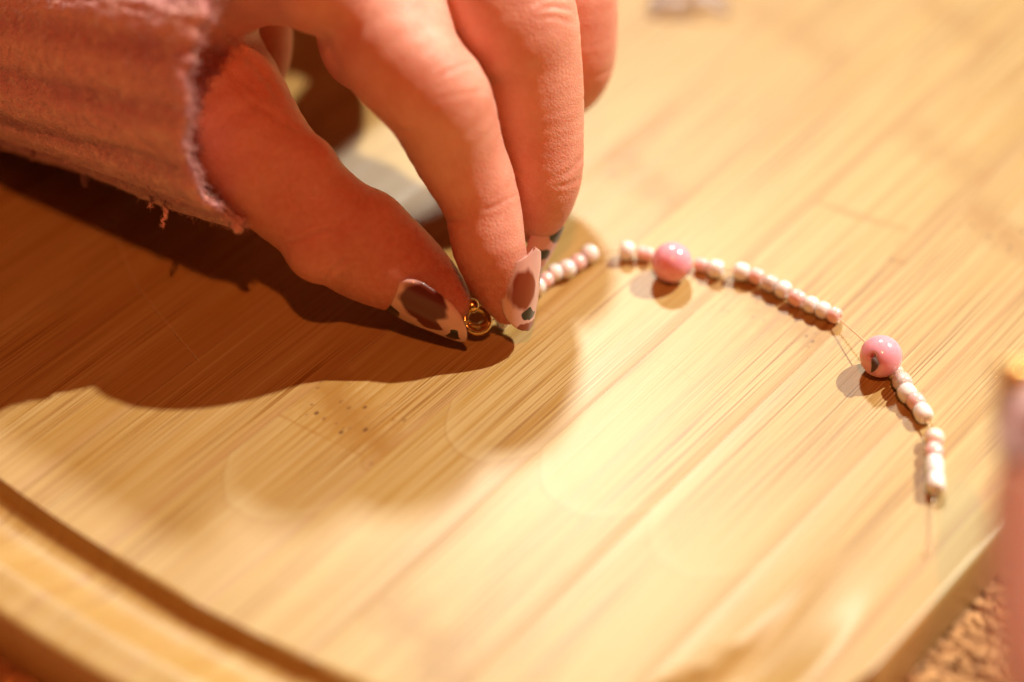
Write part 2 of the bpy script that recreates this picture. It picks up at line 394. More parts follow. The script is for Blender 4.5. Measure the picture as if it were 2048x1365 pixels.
for i, (k, x, y, r, L) in enumerate(BEADS):
    p = ctr[i]; rr = toR(p, r)
    a, b = ctr[max(i - 1, 0)], ctr[min(i + 1, len(ctr) - 1)]
    near = [q for q in (a, b) if np.linalg.norm(q - p) > 1e-6 and np.linalg.norm(q - p) < .0062] or [q for q in (a, b) if np.linalg.norm(q - p) > 1e-6]
    t = (near[-1] - near[0]) if len(near) > 1 else (near[0] - p) * (1 if near[0] is b else -1)
    if k == 'R':
        key = ('R', r)
        if key not in cache: cache[key] = sphere_mesh('round_bead', rr, .0007)
        me = cache[key]; name = 'round_bead'
        t = np.array([-.4, -.5, .45]) if x > 1600 else np.array([-.8, .5, .35])
    else:
        # foreshortening of the axis on the board: lengths are given in picture pixels
        tn = t / np.linalg.norm(t); proj = math.hypot(np.dot(tn, RIGHT), np.dot(tn, UP))
        LL = toR(p, L) / max(proj, .5)
        key = (k, round(rr * 1e4, 0), round(LL * 2e4, 0))
        if key not in cache: cache[key] = bead_mesh('seed_bead', rr, LL, .00045)
        me = cache[key]; name = 'seed_bead'
    o = bpy.data.objects.new(name, me); COL.objects.link(o)
    if not me.materials: me.materials.append(MB[k])
    o.parent = strand; o.location = Vector(p - SO)
    q = Vector(t).to_track_quat('Z', 'Y'); jit = Matrix.Rotation(random.uniform(0, 6.28), 4, 'Z')
    e = Matrix.Rotation(random.uniform(-.10, .10), 4, 'X')
    if k == 'R': e = Matrix.Identity(4); jit = e
    o.rotation_mode = 'QUATERNION'; o.rotation_quaternion = (q.to_matrix().to_4x4() @ e @ jit).to_quaternion()
    if k == 'R': o['label'] = 'large round pink bead with a dark drill hole on its lower left' if x > 1600 else 'large round pink bead between two short pink tubes'
mth = NT('nylon_thread'); mth.set(Base_Color=(.74, .56, .36), Roughness=.25, Coat_Weight=.5, Subsurface_Weight=.5, Subsurface_Scale=.0004); M_THREAD = mth.m
path = [P(985, 640, .0035), P(1010, 628, .003)] + [p for p in ctr] + [P(1866, 1020, .0009), P(1862, 1080, .0006), P(1849, 1112, .0003)]
path = spline([list(p - SO) for p in path], 4)
v, f = tube(path, .00014, 6); link('thread', mesh('thread', v, f), M_THREAD, strand)
# dark scored drill hole of the second large bead
mdk = NT('dark_hole'); mdk.set(Base_Color=(.10, .055, .045), Roughness=.8)
c2 = ctr[21]; r2 = toR(c2, 43)
pts = []
for (dx, dy) in [(-21, 2), (-19, 8), (-17, 14), (-18, 20), (-20, 26), (-22, 31)]:
    nx, ny = dx / 43, -dy / 43; nz = math.sqrt(max(0, 1 - nx * nx - ny * ny)); pts.append(c2 + (RIGHT * nx + UP * ny + BACK * nz) * r2 * .985 - SO)
v, f = tube(pts, [.00035, .0006, .00075, .0006, .00042, .0002], 8); o = link('drill_hole', mesh('drill_hole', v, f), mdk.m, strand)
# gold clasp
mg = NT('gold'); mg.set(Base_Color=(.88, .60, .22), Metallic=1., Roughness=.24)
n_ = mg.noise(mg.n('ShaderNodeTexCoord').outputs['Object'], 900, 2); mg.set(Normal=mg.bump(n_, .15, .0002)); M_GOLD = mg.m
def ring(c, nrm, rad, wire, seg=40):
    nrm = np.array(nrm, float); nrm /= np.linalg.norm(nrm); a = np.cross(nrm, [0, 0, 1.0]); a /= np.linalg.norm(a); b = np.cross(nrm, a)
    pts = [c + rad * (math.cos(t) * a + math.sin(t) * b) for t in np.linspace(0, 2 * math.pi * .985, seg)]
    return tube(pts, wire, 10)
cc = P(954, 641, .0042)
v, f = ring(cc - SO, BACK + .30 * RIGHT + .25 * UP, toR(cc, 25), .00062); link('jump_ring', mesh('jump_ring', v, f), M_GOLD, strand)
cc2 = P(950, 632, .0043)
v, f = ring(cc2 - SO, BACK + .6 * UP + .5 * RIGHT, toR(cc2, 24), .0005); link('jump_ring', mesh('jump_ring', v, f), M_GOLD, strand)
bm = bmesh.new(); bmesh.ops.create_uvsphere(bm, u_segments=24, v_segments=14, radius=.0016); me = bpy.data.meshes.new('crimp_bead'); bm.to_mesh(me); bm.free(); me.polygons.foreach_set('use_smooth', [True] * len(me.polygons))
me.materials.append(M_GOLD)
o = link('crimp_bead', me, None, strand); o.location = P(944, 612, .0062) - SO; o.scale = (.85,) * 3
me2 = bead_mesh('seed_bead', .0016, .0021, .0004); o = link('seed_bead', me2, MB['w'], strand); o.location = P(1003, 642, .0018) - SO; o.rotation_euler = (0, 1.3, .4)

# ------------------------------------------------------------------ hands as signed distance fields
def smin(a, b, k):
    h = np.clip(.5 + .5 * (b - a) / k, 0, 1); return b + (a - b) * h - k * h * (1 - h)
def field_hand(fingers, palm, blobs, h, kp, lo=None, hi=None):
    """fingers: list of chains [(x,y,z,r)...] in mm; palm the same, blended; blobs: (finger index, x,y,z,r)"""
    allp = np.concatenate([np.array(c) for c in fingers + palm])
    lo = (allp[:, :3] - allp[:, 3:]).min(0) - 3 if lo is None else np.array(lo); hi = (allp[:, :3] + allp[:, 3:]).max(0) + 3 if hi is None else np.array(hi)
    n = np.ceil((hi - lo) / h).astype(int) + 1
    ax = [lo[i] + h * np.arange(n[i], dtype=np.float32) for i in range(3)]
    BIG = 50.
    def box(c, marg):
        a = np.floor((c[:, :3] - c[:, 3:] - marg).min(0) / h - lo / h).astype(int).clip(0); b = np.ceil((c[:, :3] + c[:, 3:] + marg).max(0) / h - lo / h).astype(int) + 1
        b = np.minimum(b, n); return tuple(slice(int(x), int(max(y, x))) for x, y in zip(a, b))
    def chain(c, marg, k=None):
        c = np.asarray(c, np.float32); bx = box(c, marg); D = np.full([s.stop - s.start for s in bx], BIG, np.float32)
        for p, q in zip(c[:-1], c[1:]):
            sb = box(np.array([p, q]), marg); X = ax[0][sb[0]][:, None, None]; Y = ax[1][sb[1]][None, :, None]; Z = ax[2][sb[2]][None, None, :]
            if 0 in (X.size, Y.size, Z.size): continue
            d = q[:3] - p[:3]; dd = float(d @ d) + 1e-9
            t = np.clip(((X - p[0]) * d[0] + (Y - p[1]) * d[1] + (Z - p[2]) * d[2]) / dd, 0, 1)
            s = np.sqrt((X - p[0] - t * d[0]) ** 2 + (Y - p[1] - t * d[1]) ** 2 + (Z - p[2] - t * d[2]) ** 2) - (p[3] + t * (q[3] - p[3]))
            l = tuple(slice(a.start - b.start, a.stop - b.start) for a, b in zip(sb, bx))
            D[l] = np.minimum(D[l], s) if k is None else smin(D[l], s, k)
        return bx, D
    Dp = np.full(n, BIG, np.float32)
    for c in palm:
        bx, d = chain(c, 9); Dp[bx] = smin(Dp[bx], d, 6.)
    D = Dp.copy()
    for i, c in enumerate(fingers):
        bx, d = chain(c, 7)
        for bl in [b for b in blobs if b[0] == i]:
            b2, e = chain([bl[1:], tuple(np.array(bl[1:]) + [.01, 0, 0, 0])], 5)
            s = tuple(slice(max(a.start, b.start), min(a.stop, b.stop)) for a, b in zip(bx, b2))
            la = tuple(slice(a.start - b.start, a.stop - b.start) for a, b in zip(s, bx)); lb = tuple(slice(a.start - b.start, a.stop - b.start) for a, b in zip(s, b2))
            d[la] = smin(d[la], e[lb], 2.5)
        D[bx] = np.minimum(D[bx], smin(Dp[bx], d, kp))
    return D, lo, h
def surface_nets(D, lo, h):
    S = D < 0
    c = S[:-1, :-1, :-1].astype(np.int8)
    offs = [(i, j, k) for i in (0, 1) for j in (0, 1) for k in (0, 1)]
    nx, ny, nz = [s - 1 for s in D.shape]
    cnt = sum(S[i:i + nx, j:j + ny, k:k + nz].astype(np.int8) for i, j, k in offs)
    I = np.argwhere((cnt > 0) & (cnt < 8)); ids = np.full((nx, ny, nz), -1, np.int32); ids[tuple(I.T)] = np.arange(len(I))
    acc = np.zeros((len(I), 3)); num = np.zeros(len(I))
    val = {o: D[I[:, 0] + o[0], I[:, 1] + o[1], I[:, 2] + o[2]] for o in offs}
    for o in offs:
        for a in range(3):
            if o[a] == 0:
                o2 = tuple(1 if b == a else o[b] for b in range(3)); v0, v1 = val[o], val[o2]; m = (v0 < 0) != (v1 < 0)
                t = np.where(m, v0 / np.where(v0 - v1 == 0, 1, v0 - v1), 0); pos = np.tile(np.array(o, float), (len(I), 1)); pos[:, a] = t
                acc[m] += pos[m]; num[m] += 1
    V = lo + h * (I + acc / num[:, None])
    Q = []
    for a in range(3):
        b, c_ = (a + 1) % 3, (a + 2) % 3
        s0 = [slice(None)] * 3; s1 = [slice(None)] * 3; s0[a] = slice(0, -1); s1[a] = slice(1, None)
        m = S[tuple(s0)] != S[tuple(s1)]; E_ = np.argwhere(m); E_ = E_[(E_[:, b] > 0) & (E_[:, c_] > 0)]
        E_ = E_[(E_[:, b] < D.shape[b] - 1) & (E_[:, c_] < D.shape[c_] - 1)]
        q = []
        for db, dc in ((1, 1), (0, 1), (0, 0), (1, 0)):
            e = E_.copy(); e[:, b] -= db; e[:, c_] -= dc; q.append(ids[tuple(e.T)])
        q = np.stack(q, 1); ins = S[tuple(E_.T)]; q[~ins] = q[~ins][:, ::-1]; Q.append(q)
    Q = np.concatenate(Q); Q = Q[(Q >= 0).all(1)]
    return V, Q
def relax(V, Q, it, lam=.5):
    e = np.concatenate([Q[:, [0, 1]], Q[:, [1, 2]], Q[:, [2, 3]], Q[:, [3, 0]]]); n = len(V)
    for k in range(it):
        l = lam if k % 2 == 0 else -lam * 1.04
        s = np.zeros_like(V); c = np.bincount(e[:, 0], minlength=n) + np.bincount(e[:, 1], minlength=n)
        for a in range(3): s[:, a] = np.bincount(e[:, 0], V[e[:, 1], a], n) + np.bincount(e[:, 1], V[e[:, 0], a], n)
        V = V + l * (s / np.maximum(c, 1)[:, None] - V)
    return V
def normals(V, Q):
    fn = np.cross(V[Q[:, 2]] - V[Q[:, 0]], V[Q[:, 3]] - V[Q[:, 1]]); N = np.zeros_like(V)
    for k in range(4):
        for a in range(3): N[:, a] += np.bincount(Q[:, k], fn[:, a], len(V))
    return N / (np.linalg.norm(N, axis=1)[:, None] + 1e-12)
def chain_px(keys, sub=3):
    K = spline(keys, sub); out = []
    for x, y, r, z in K:
        p = P(x, y, z * .001); out.append((*(p * 1000), toR(p, r) * 1000))
    return out
def sph(x, y, r, z): p = P(x, y, z * .001); return (*(p * 1000), toR(p, r) * 1000)

def skin_material():
    m = NT('skin')
    tc = m.n('ShaderNodeTexCoord').outputs['Object']
    blot = m.noise(tc, 120, 3, .6); fineb = m.noise(tc, 900, 3, .6)
    red = m.n('ShaderNodeAttribute', attribute_name='flush_and_shade').outputs['Fac']
    col = m.mix(m.mapr(blot, .35, .65), (.79, .395, .31), (.70, .29, .215))
    col = m.mix(m.math('MULTIPLY', red, .75), col, (.47, .085, .042))  # deep red: skin flush, plus shade painted over the thumb
    col = m.mix(m.mapr(fineb, .4, .7, 0, .22), col, (.84, .43, .33))
    vor = m.n('ShaderNodeTexVoronoi', feature='DISTANCE_TO_EDGE'); m.l(m.mapping(tc, (1500, 1500, 1500)), vor.inputs['Vector']); vor.inputs['Scale'].default_value = 1
    h = m.math('ADD', m.mapr(vor.outputs['Distance'], 0, .25), m.math('MULTIPLY', fineb, 1.2))
    m.set(Base_Color=col, Roughness=.44, Specular_IOR_Level=.5, Subsurface_Weight=.6, Subsurface_Radius=(1., .30, .16), Subsurface_Scale=.0036, Normal=m.bump(h, .34, .0002))
    return m.m
M_SKIN = skin_material()

THUMB = [(330, 90, 170, 36), (420, 195, 148, 33), (505, 300, 122, 31), (570, 370, 112, 26.5), (632, 424, 106, 23.5), (680, 462, 106, 20.5), (727, 492, 108, 17), (780, 525, 96, 14), (832, 556, 78, 10.5), (876, 584, 58, 8), (903, 607, 40, 6.5)]
INDEX = [(660, -150, 150, 60), (755, 5, 134, 53), (797, 106, 121, 50), (838, 160, 112, 47), (878, 208, 109, 42.5), (916, 303, 93, 33), (962, 405, 78, 24.5), (977, 490, 74, 18.5), (994, 545, 64, 13.5), (1008, 582, 53, 10.5), (1016, 612, 38, 7.5)]
MIDDLE = [(930, -200, 140, 58), (985, -50, 140, 53), (1022, 40, 134, 48), (1051, 108, 112, 42.5), (1064, 185, 104, 36), (1077, 270, 91, 29), (1083, 345, 82, 23), (1080, 400, 67, 18), (1074, 437, 50, 14), (1070, 458, 34, 12)]
RING = [(1100, -180, 96, 50), (1140, -30, 92, 41), (1149, 60, 86, 34), (1149, 115, 81, 29), (1144, 150, 72, 25), (1136, 180, 56, 21), (1128, 205, 38, 18)]
PINKY = [(1020, -330, 95, 55), (1010, -250, 86, 48), (975, -195, 76, 42), (945, -175, 66, 37), (925, -172, 50, 33)]
LOBE = [(330, -120, 90, 44), (420, -60, 75, 41), (485, 0, 66, 38), (515, 55, 68, 35), (528, 108, 55, 31), (540, 145, 32, 28)]
PALM_AND_BLOCKERS = [[(-60, -40, 205, 31), (150, -30, 205, 39), (330, -60, 188, 52)], [(330, -60, 185, 54), (500, -110, 150, 60), (660, -150, 150, 60)], [(330, -80, 185, 52), (600, -250, 150, 64), (900, -330, 135, 65)],
        [(330, -80, 160, 50), (700, -280, 130, 63), (1000, -350, 115, 60)], [(330, -80, 160, 48), (700, -300, 112, 60), (1020, -330, 95, 55)], [(500, -110, 125, 60), (640, -42, 112, 61)],
        [(900, -330, 135, 65), (930, -200, 140, 60)], [(1000, -350, 115, 60), (1100, -180, 96, 50)], [(200, -90, 140, 30), (430, -180, 140, 27), (540, -190, 135, 33), (628, -190, 88, 34), (770, -175, 95, 24)], [(500, -165, 120, 22), (600, -172, 105, 22), (780, -150, 80, 22), (890, -170, 78, 27)], [(330, -100, 150, 42), (400, -110, 150, 43), (470, -140, 130, 45)]]  # last three chains: unseen bulk added to block lamps around the thumb gap
def P_list(keys, sub=3): return chain_px(keys, sub)
fingers = [P_list(THUMB), P_list(INDEX), P_list(MIDDLE), P_list(RING), P_list(PINKY), P_list(LOBE)]
palm = [P_list(c, 2) for c in PALM_AND_BLOCKERS]
blobs = [(0, *sph(742, 448, 60, 21)), (0, *sph(612, 332, 62, 32)), (1, *sph(735, 90, 95, 47)), (1, *sph(960, 350, 52, 28)), (0, *sph(640, 497, 70, 21))]
D, lo, hh = field_hand(fingers, palm, blobs, .5, 3.0)
V, Q = surface_nets(D, lo, hh)
V = relax(V, Q, 6)
N = normals(V, Q)
def project(V):
    d = CAM * 1000 - V; dep = d @ BACK
    return np.c_[1024 + FPX * (V @ RIGHT) / dep, 682.5 - FPX * ((V - CAM * 1000) @ UP) / dep]
CREASE = [([(572, 486), (588, 484), (615, 472), (650, 461), (690, 456)], .28, 4), ([(646, 568), (668, 540), (698, 514)], .30, 4), ([(612, 520), (640, 500), (668, 492)], .14, 4),
          ([(420, 90), (474, 154), (520, 190)], .35, 6), ([(424, 40), (512, 132), (560, 200)], .35, 6), ([(440, 130), (500, 200), (560, 236)], .25, 5), ([(545, 240), (570, 248), (592, 258)], .35, 5),
          ([(968, 423), (1000, 408), (1040, 386)], .22, 3.5), ([(885, 438), (905, 444), (935, 440)], .25, 5), ([(866, 160), (905, 140), (945, 126)], .12, 4), ([(860, 204), (915, 190), (978, 180)], .12, 4), ([(782, 252), (805, 262), (830, 262)], .25, 5),
          ([(1108, 377), (1147, 366), (1163, 354)], .22, 4), ([(1122, 353), (1147, 336), (1170, 308)], .22, 4), ([(1034, 342), (1058, 353)], .2, 4), ([(1085, 20), (1115, 14), (1145, 22)], .25, 4), ([(1078, 40), (1110, 36), (1150, 48)], .18, 4),
          ([(1180, 158), (1205, 150), (1228, 135)], .18, 4), ([(640, 62), (655, 90), (668, 120)], .25, 6)]
px = project(V); vis = (N @ BACK) > .05
disp = np.zeros(len(V))
for pts, dp, wd in CREASE:
    sp = spline(pts, 10); wob = np.cumsum(rng.normal(0, .35, (len(sp), 2)), 0); sp = sp + wob - wob.mean(0)
    m = np.where(vis & (np.abs(px[:, 0] - sp[:, 0].mean()) < 140) & (np.abs(px[:, 1] - sp[:, 1].mean()) < 140))[0]
    if not len(m): continue
    dist = np.sqrt(((px[m][:, None] - sp[None]) ** 2).sum(2)); j = dist.argmin(1); dm = dist[np.arange(len(m)), j]
    fade = np.minimum(1, np.minimum(j, len(sp) - 1 - j) / (len(sp) * .25) + .15)
    disp[m] -= dp * fade * np.exp(-(dm / wd) ** 2) - .35 * dp * fade * np.exp(-((dm - 2.6 * wd) / (wd * 1.3)) ** 2)
V = V + N * disp[:, None]
me = fastmesh('hand', V * .001, Q)
tips = np.array([sph(903, 607, 1, 6.5)[:3], sph(1016, 612, 1, 7.5)[:3], sph(1070, 458, 1, 12)[:3], sph(1128, 205, 1, 19)[:3]])
dt = np.sqrt(((V[:, None] - tips[None]) ** 2).sum(2)).min(1)
thd = np.sqrt(((V[:, None] - np.array(fingers[0])[None, ::3, :3]) ** 2).sum(2)).min(1)
fl = np.clip(1.6 - thd / 12, 0, .55) + np.clip(1 - dt / 22, 0, 1) * .7 + np.clip(1 - np.sqrt(((V - np.array(sph(727, 492, 1, 18.5)[:3])) ** 2).sum(1)) / 22, 0, 1) * .3  # first term paints shade along the whole thumb; tips and joint are flush
at = me.attributes.new('flush_and_shade', 'FLOAT', 'POINT'); at.data.foreach_set('value', fl.clip(0, 1).astype(np.float32))
hand = link('hand', me, M_SKIN)
tag(hand, 'left hand with long tortoiseshell nails pinching the gold clasp, in a pink sleeve', 'hand')

# ------------------------------------------------------------------ fingernails
def nail_material(name, spots, base):
    m = NT(name)
    uv = m.n('ShaderNodeUVMap', uv_map='nail').outputs[0]
    nz = m.noise(uv, 3.2, 1, .5, True)
    off = m.n('ShaderNodeVectorMath', operation='MULTIPLY_ADD'); m.l(nz, off.inputs[0]); off.inputs[1].default_value = (.26, .16, 0); m.l(uv, off.inputs[2])
    off2 = m.n('ShaderNodeVectorMath', operation='SUBTRACT'); m.l(off.outputs[0], off2.inputs[0]); off2.inputs[1].default_value = (.13, .08, 0)
    tc = m.n('ShaderNodeTexCoord').outputs['Object']
    col = m.mix(m.mapr(m.noise(tc, 260, 2), .35, .65), base, tuple(x * .88 for x in base))
    for (u, v, ru, rv, c, soft) in spots:
        mp = m.mapping(off2.outputs[0], (1 / ru, 1 / rv, 0), (-u / ru, -v / rv, 0))
        ln = m.n('ShaderNodeVectorMath', operation='LENGTH'); m.l(mp, ln.inputs[0])
        col = m.mix(m.mapr(ln.outputs['Value'], 1 + soft, 1 - soft), col, c)
    m.set(Base_Color=col, Roughness=.34, Specular_IOR_Level=.35, Coat_Weight=.40, Coat_Roughness=.06, Subsurface_Weight=.12, Subsurface_Radius=(1, .5, .4), Subsurface_Scale=.0008)
    return m.m
BRN = (.12, .016, .007); BLK = (.012, .010, .009); RBR = (.24, .036, .012)
def nail(parent, S, E, R0, R1, phi, side, half, spots, base=(.72, .42, .38), nu=18, nv=34, th=.00045, sharp=3.4):
    S = P(S[0], S[1], S[2] * .001); E = P(E[0], E[1], E[2] * .001); r0, r1 = toR(S, R0), toR(E, R1)
    ax = (E - S); L = np.linalg.norm(ax); ax /= L
    sd = RIGHT * side[0] - UP * side[1]
    n = math.cos(R(phi)) * BACK + math.sin(R(phi)) * sd; n -= ax * np.dot(n, ax); n /= np.linalg.norm(n); s = np.cross(ax, n)
    v = []; uvs = []
    for layer in (0, 1):
        for j in range(nv + 1):
            t = j / nv
            w = min(1, .80 + 1.2 * t) if t < .25 else 1
            w *= (1 - max(0, (t - .40) / .60) ** sharp) ** .62 if t < 1 else 0
            w *= math.sqrt(max(0, 1 - (1 - min(t / .36, 1)) ** 2)) if t < .36 else 1
            w = max(w, .03)
            rr = r0 + (r1 - r0) * t - layer * th
            arch = .00055 * math.sin(math.pi * t)
            for i in range(nu + 1):
                q = -1 + 2 * i / nu; a = q * R(half) * w
                back = -.0011 * (q * q) * (1 - min(t / .18, 1)) * -1 if t < .18 else 0
                v.append(S + ax * (L * t + back) + (rr + arch) * (n * math.cos(a) + s * math.sin(a))); uvs.append((q * w, t))
    f = []; W = nu + 1; H = (nv + 1) * W
    for j in range(nv):
        for i in range(nu):
            a = j * W + i; f.append((a, a + 1, a + W + 1, a + W)); f.append((H + a + W, H + a + W + 1, H + a + 1, H + a))
    rim = [i for i in range(W)] + [j * W + nu for j in range(1, nv + 1)] + [nv * W + i for i in range(nu - 1, -1, -1)] + [j * W for j in range(nv - 1, 0, -1)]
    for k in range(len(rim)): a, b = rim[k], rim[(k + 1) % len(rim)]; f.append((b, a, H + a, H + b))
    me = mesh('fingernail', v, f); l = me.uv_layers.new(name='nail')
    for lp in me.loops: l.data[lp.index].uv = uvs[lp.vertex_index]
    bm = bmesh.new(); bm.from_mesh(me); bmesh.ops.recalc_face_normals(bm, faces=bm.faces); bm.to_mesh(me); bm.free()
    return link('fingernail', me, nail_material('nail_varnish', spots, base), parent)
# sign of u: +1 lies on the s = axis x normal side
nail(hand, (804, 520, 13.5), (966, 634, 6), 107, 66, 62, (-.5, .86), 54,
     [(-.58, .46, .50, .25, BRN, .10), (-.12, .60, .24, .11, BRN, .12), (.22, .17, .34, .13, BLK, .06), (.0, .88, .30, .075, BLK, .05), (.50, .62, .16, .18, RBR, .15)])
nail(hand, (1010, 482, 18), (1004, 650, 3.5), 72, 62, 55, (.95, -.3), 62,
     [(.40, .48, .40, .25, RBR, .12), (-.42, .36, .12, .13, BLK, .05), (.12, .79, .32, .08, BLK, .05), (.0, 1.0, .8, .09, RBR, .1)])
nail(hand, (1080, 418, 15), (1034, 540, 4), 58, 42, 58, (.93, .35), 58,
     [(-.15, .20, .55, .14, BLK, .05), (.25, .56, .36, .09, BLK, .05), (.0, .92, .5, .14, RBR, .1)], base=(.68, .36, .36))

# ------------------------------------------------------------------ sleeve
def knit_material():
    m = NT('pink_knit')
    tc = m.n('ShaderNodeTexCoord').outputs['Object']
    uv = m.n('ShaderNodeUVMap', uv_map='knit').outputs[0]
    n1 = m.noise(tc, 420, 4, .65); n2 = m.noise(tc, 90, 3, .6); n3 = m.noise(tc, 1400, 2, .6)
    col = m.mix(m.mapr(n2, .35, .65), (.77, .40, .37), (.70, .33, .35))
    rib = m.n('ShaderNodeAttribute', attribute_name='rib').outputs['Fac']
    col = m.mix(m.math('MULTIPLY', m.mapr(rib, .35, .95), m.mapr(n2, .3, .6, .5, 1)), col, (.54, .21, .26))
    col = m.mix(m.mapr(n1, .52, .75, 0, .7), col, (.92, .60, .50))
    col = m.mix(m.mapr(n3, .60, .75, 0, .6), col, (.50, .20, .18))
    h = m.math('ADD', n1, m.math('MULTIPLY', n3, .5))
    m.set(Base_Color=col, Roughness=.95, Specular_IOR_Level=.1, Sheen_Weight=.35, Sheen_Roughness=.5, Normal=m.bump(h, .9, .0012)); return m.m
M_KNIT = knit_material()
A0 = P(-420, -85, .021); A1 = P(474, 101, .041)
ax = A1 - A0; LS = np.linalg.norm(ax); ax /= LS
e1 = -UP - ax * np.dot(-UP, ax); e1 /= np.linalg.norm(e1); e2 = np.cross(ax, e1); 
if np.dot(e2, BACK) < 0: e2 = -e2
NRIB = 17; ns, na = 120, 340
sv = np.zeros((2, ns + 1, na, 3)); rb = np.zeros((2, ns + 1, na))
for la in (0, 1):
    for i in range(ns + 1):
        s = i / ns
        for k in range(na):
            a = 2 * math.pi * k / na                     # 0 = picture-down, 90 = towards camera
            r = .0262 + .0030 * s + .0008 * math.sin(7 * s + 2 * a)
            dwn = max(0, math.cos(a - .1)) ** 3
            ext = LS * s + (.0085 * dwn ** 2.2 + .0012 * math.sin(3 * a + 1) + .0008 * math.sin(7 * a) + .0011 * noise.noise(Vector((math.cos(a) * 14, math.sin(a) * 14, 5)))) * s ** 6 + .0135 * math.sin(a) * s ** 2
            r += .0020 * dwn * s ** 3
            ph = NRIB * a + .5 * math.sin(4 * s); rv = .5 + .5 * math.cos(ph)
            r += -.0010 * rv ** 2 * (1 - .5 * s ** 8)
            r += .0007 * noise.noise(Vector((s * 9, math.cos(a) * 3, math.sin(a) * 3)))
            r += .00045 * noise.noise(Vector((s * 60, math.cos(a) * 24, math.sin(a) * 24)))
            if la: r -= .0022
            if i == ns: r += -.0007 if la == 0 else .0006
            sv[la, i, k] = A0 + ax * ext + r * (math.cos(a) * e1 + math.sin(a) * e2)
            zf = .0009 + .0005 * noise.noise(Vector((s * 14, a * 3, 2))) + .0018 * la
            if sv[la, i, k, 2] < zf + .002: sv[la, i, k, 2] = max(zf, zf + .002 * math.exp((sv[la, i, k, 2] - zf - .002) / .002) - .0)   # rests on the board
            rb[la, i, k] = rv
n1 = (ns + 1) * na; f = []
for i in range(ns):
    for k in range(na):
        k2 = (k + 1) % na; a, b, c, d = i * na + k, i * na + k2, (i + 1) * na + k2, (i + 1) * na + k
        f.append((a, d, c, b)); f.append((n1 + a, n1 + b, n1 + c, n1 + d))
for k in range(na):
    k2 = (k + 1) % na; a, b = ns * na + k, ns * na + k2; f.append((a, n1 + a, n1 + b, b))
    a, b = k, k2; f.append((a, b, n1 + b, n1 + a))
me = mesh('sleeve', sv.reshape(-1, 3), f); bm = bmesh.new(); bm.from_mesh(me); bmesh.ops.recalc_face_normals(bm, faces=bm.faces); bm.to_mesh(me); bm.free()
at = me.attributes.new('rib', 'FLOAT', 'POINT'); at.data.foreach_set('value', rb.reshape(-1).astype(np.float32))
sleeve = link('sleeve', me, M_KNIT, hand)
# fuzz fibres standing off the knit, and yarn ends hanging from the hem
fv = []; ff = []
def fibre(p, d, L, r, curl=.6, n=4):
    pts = [np.array(p)]; d = np.array(d, float)
    for j in range(n):
        d = d + rng.normal(0, curl, 3); d /= np.linalg.norm(d); pts.append(pts[-1] + d * L / n)
    v_, f_ = tube(pts, [r * (1 - .6 * j / n) for j in range(n + 1)], 3, False); b = len(fv); fv.extend(v_); ff.extend(tuple(b + x for x in t) for t in f_)
for _ in range(16000):
    s = random.random() ** .6; i = min(ns, int(s * ns)); k = random.randrange(na); a = 2 * math.pi * k / na
    if math.sin(a) < -.5: continue
    nr = math.cos(a) * e1 + math.sin(a) * e2
    fibre(sv[0, i, k], nr * .5 + rng.normal(0, .6, 3), random.uniform(.0006, .0018), random.uniform(.00004, .00008), .6, 3)
for _ in range(2600):
    k = random.randrange(na); a = 2 * math.pi * k / na; nr = math.cos(a) * e1 + math.sin(a) * e2
    fibre(sv[0, ns, k] - nr * random.uniform(0, .0018), ax * .8 + nr * .3 + rng.normal(0, .5, 3), random.uniform(.0007, .0024), random.uniform(.00004, .00009), .6, 3)
def yarn(pts, r):
    pts = spline(pts, 8); pts[2:] += rng.normal(0, r * .5, (len(pts) - 2, 3)); v_, f_ = tube(pts, [r * (.75 + .35 * random.random()) * (1 - .55 * (k / len(pts)) ** 3) for k in range(len(pts))], 8)
    for q in pts:
        for _ in range(7): fibre(q, rng.normal(0, 1, 3), random.uniform(.0004, .0011), .00004, .5, 3)
    o = link('yarn_end', mesh('yarn_end', v_, f_), M_KNIT, sleeve); return o
def hem(px_, py_):
    q = project(sv[0].reshape(-1, 3) * 1000); vz = sv[0].reshape(-1, 3) @ BACK
    j = (np.hypot(q[:, 0] - px_, q[:, 1] - py_) - vz * 60).argmin(); return sv[0].reshape(-1, 3)[j]
for (x, y, ds, r) in [(335, 405, [(-2, 22), (-6, 52)], .00045), (165, 345, [(2, 14), (6, 26)], .0003), (68, 298, [(0, 12), (1, 20)], .0003), (470, 445, [(6, 10), (12, 22)], .0006),
                      (402, 130, [(12, -14), (12, -38), (-4, -40)], .0004), (396, 160, [(6, 30), (12, 62)], .0004), (405, 340, [(16, 0), (20, -12), (8, -18)], .0004), (300, 395, [(4, 10), (0, 22)], .0002)]:
    p = hem(x, y); yarn([p] + [p + RIGHT * toR(p, dx) - UP * toR(p, dy) + BACK * .0006 for dx, dy in ds], r)

fz = link('fuzz', mesh('fuzz', fv, ff), M_KNIT, sleeve); fz['kind'] = 'stuff'

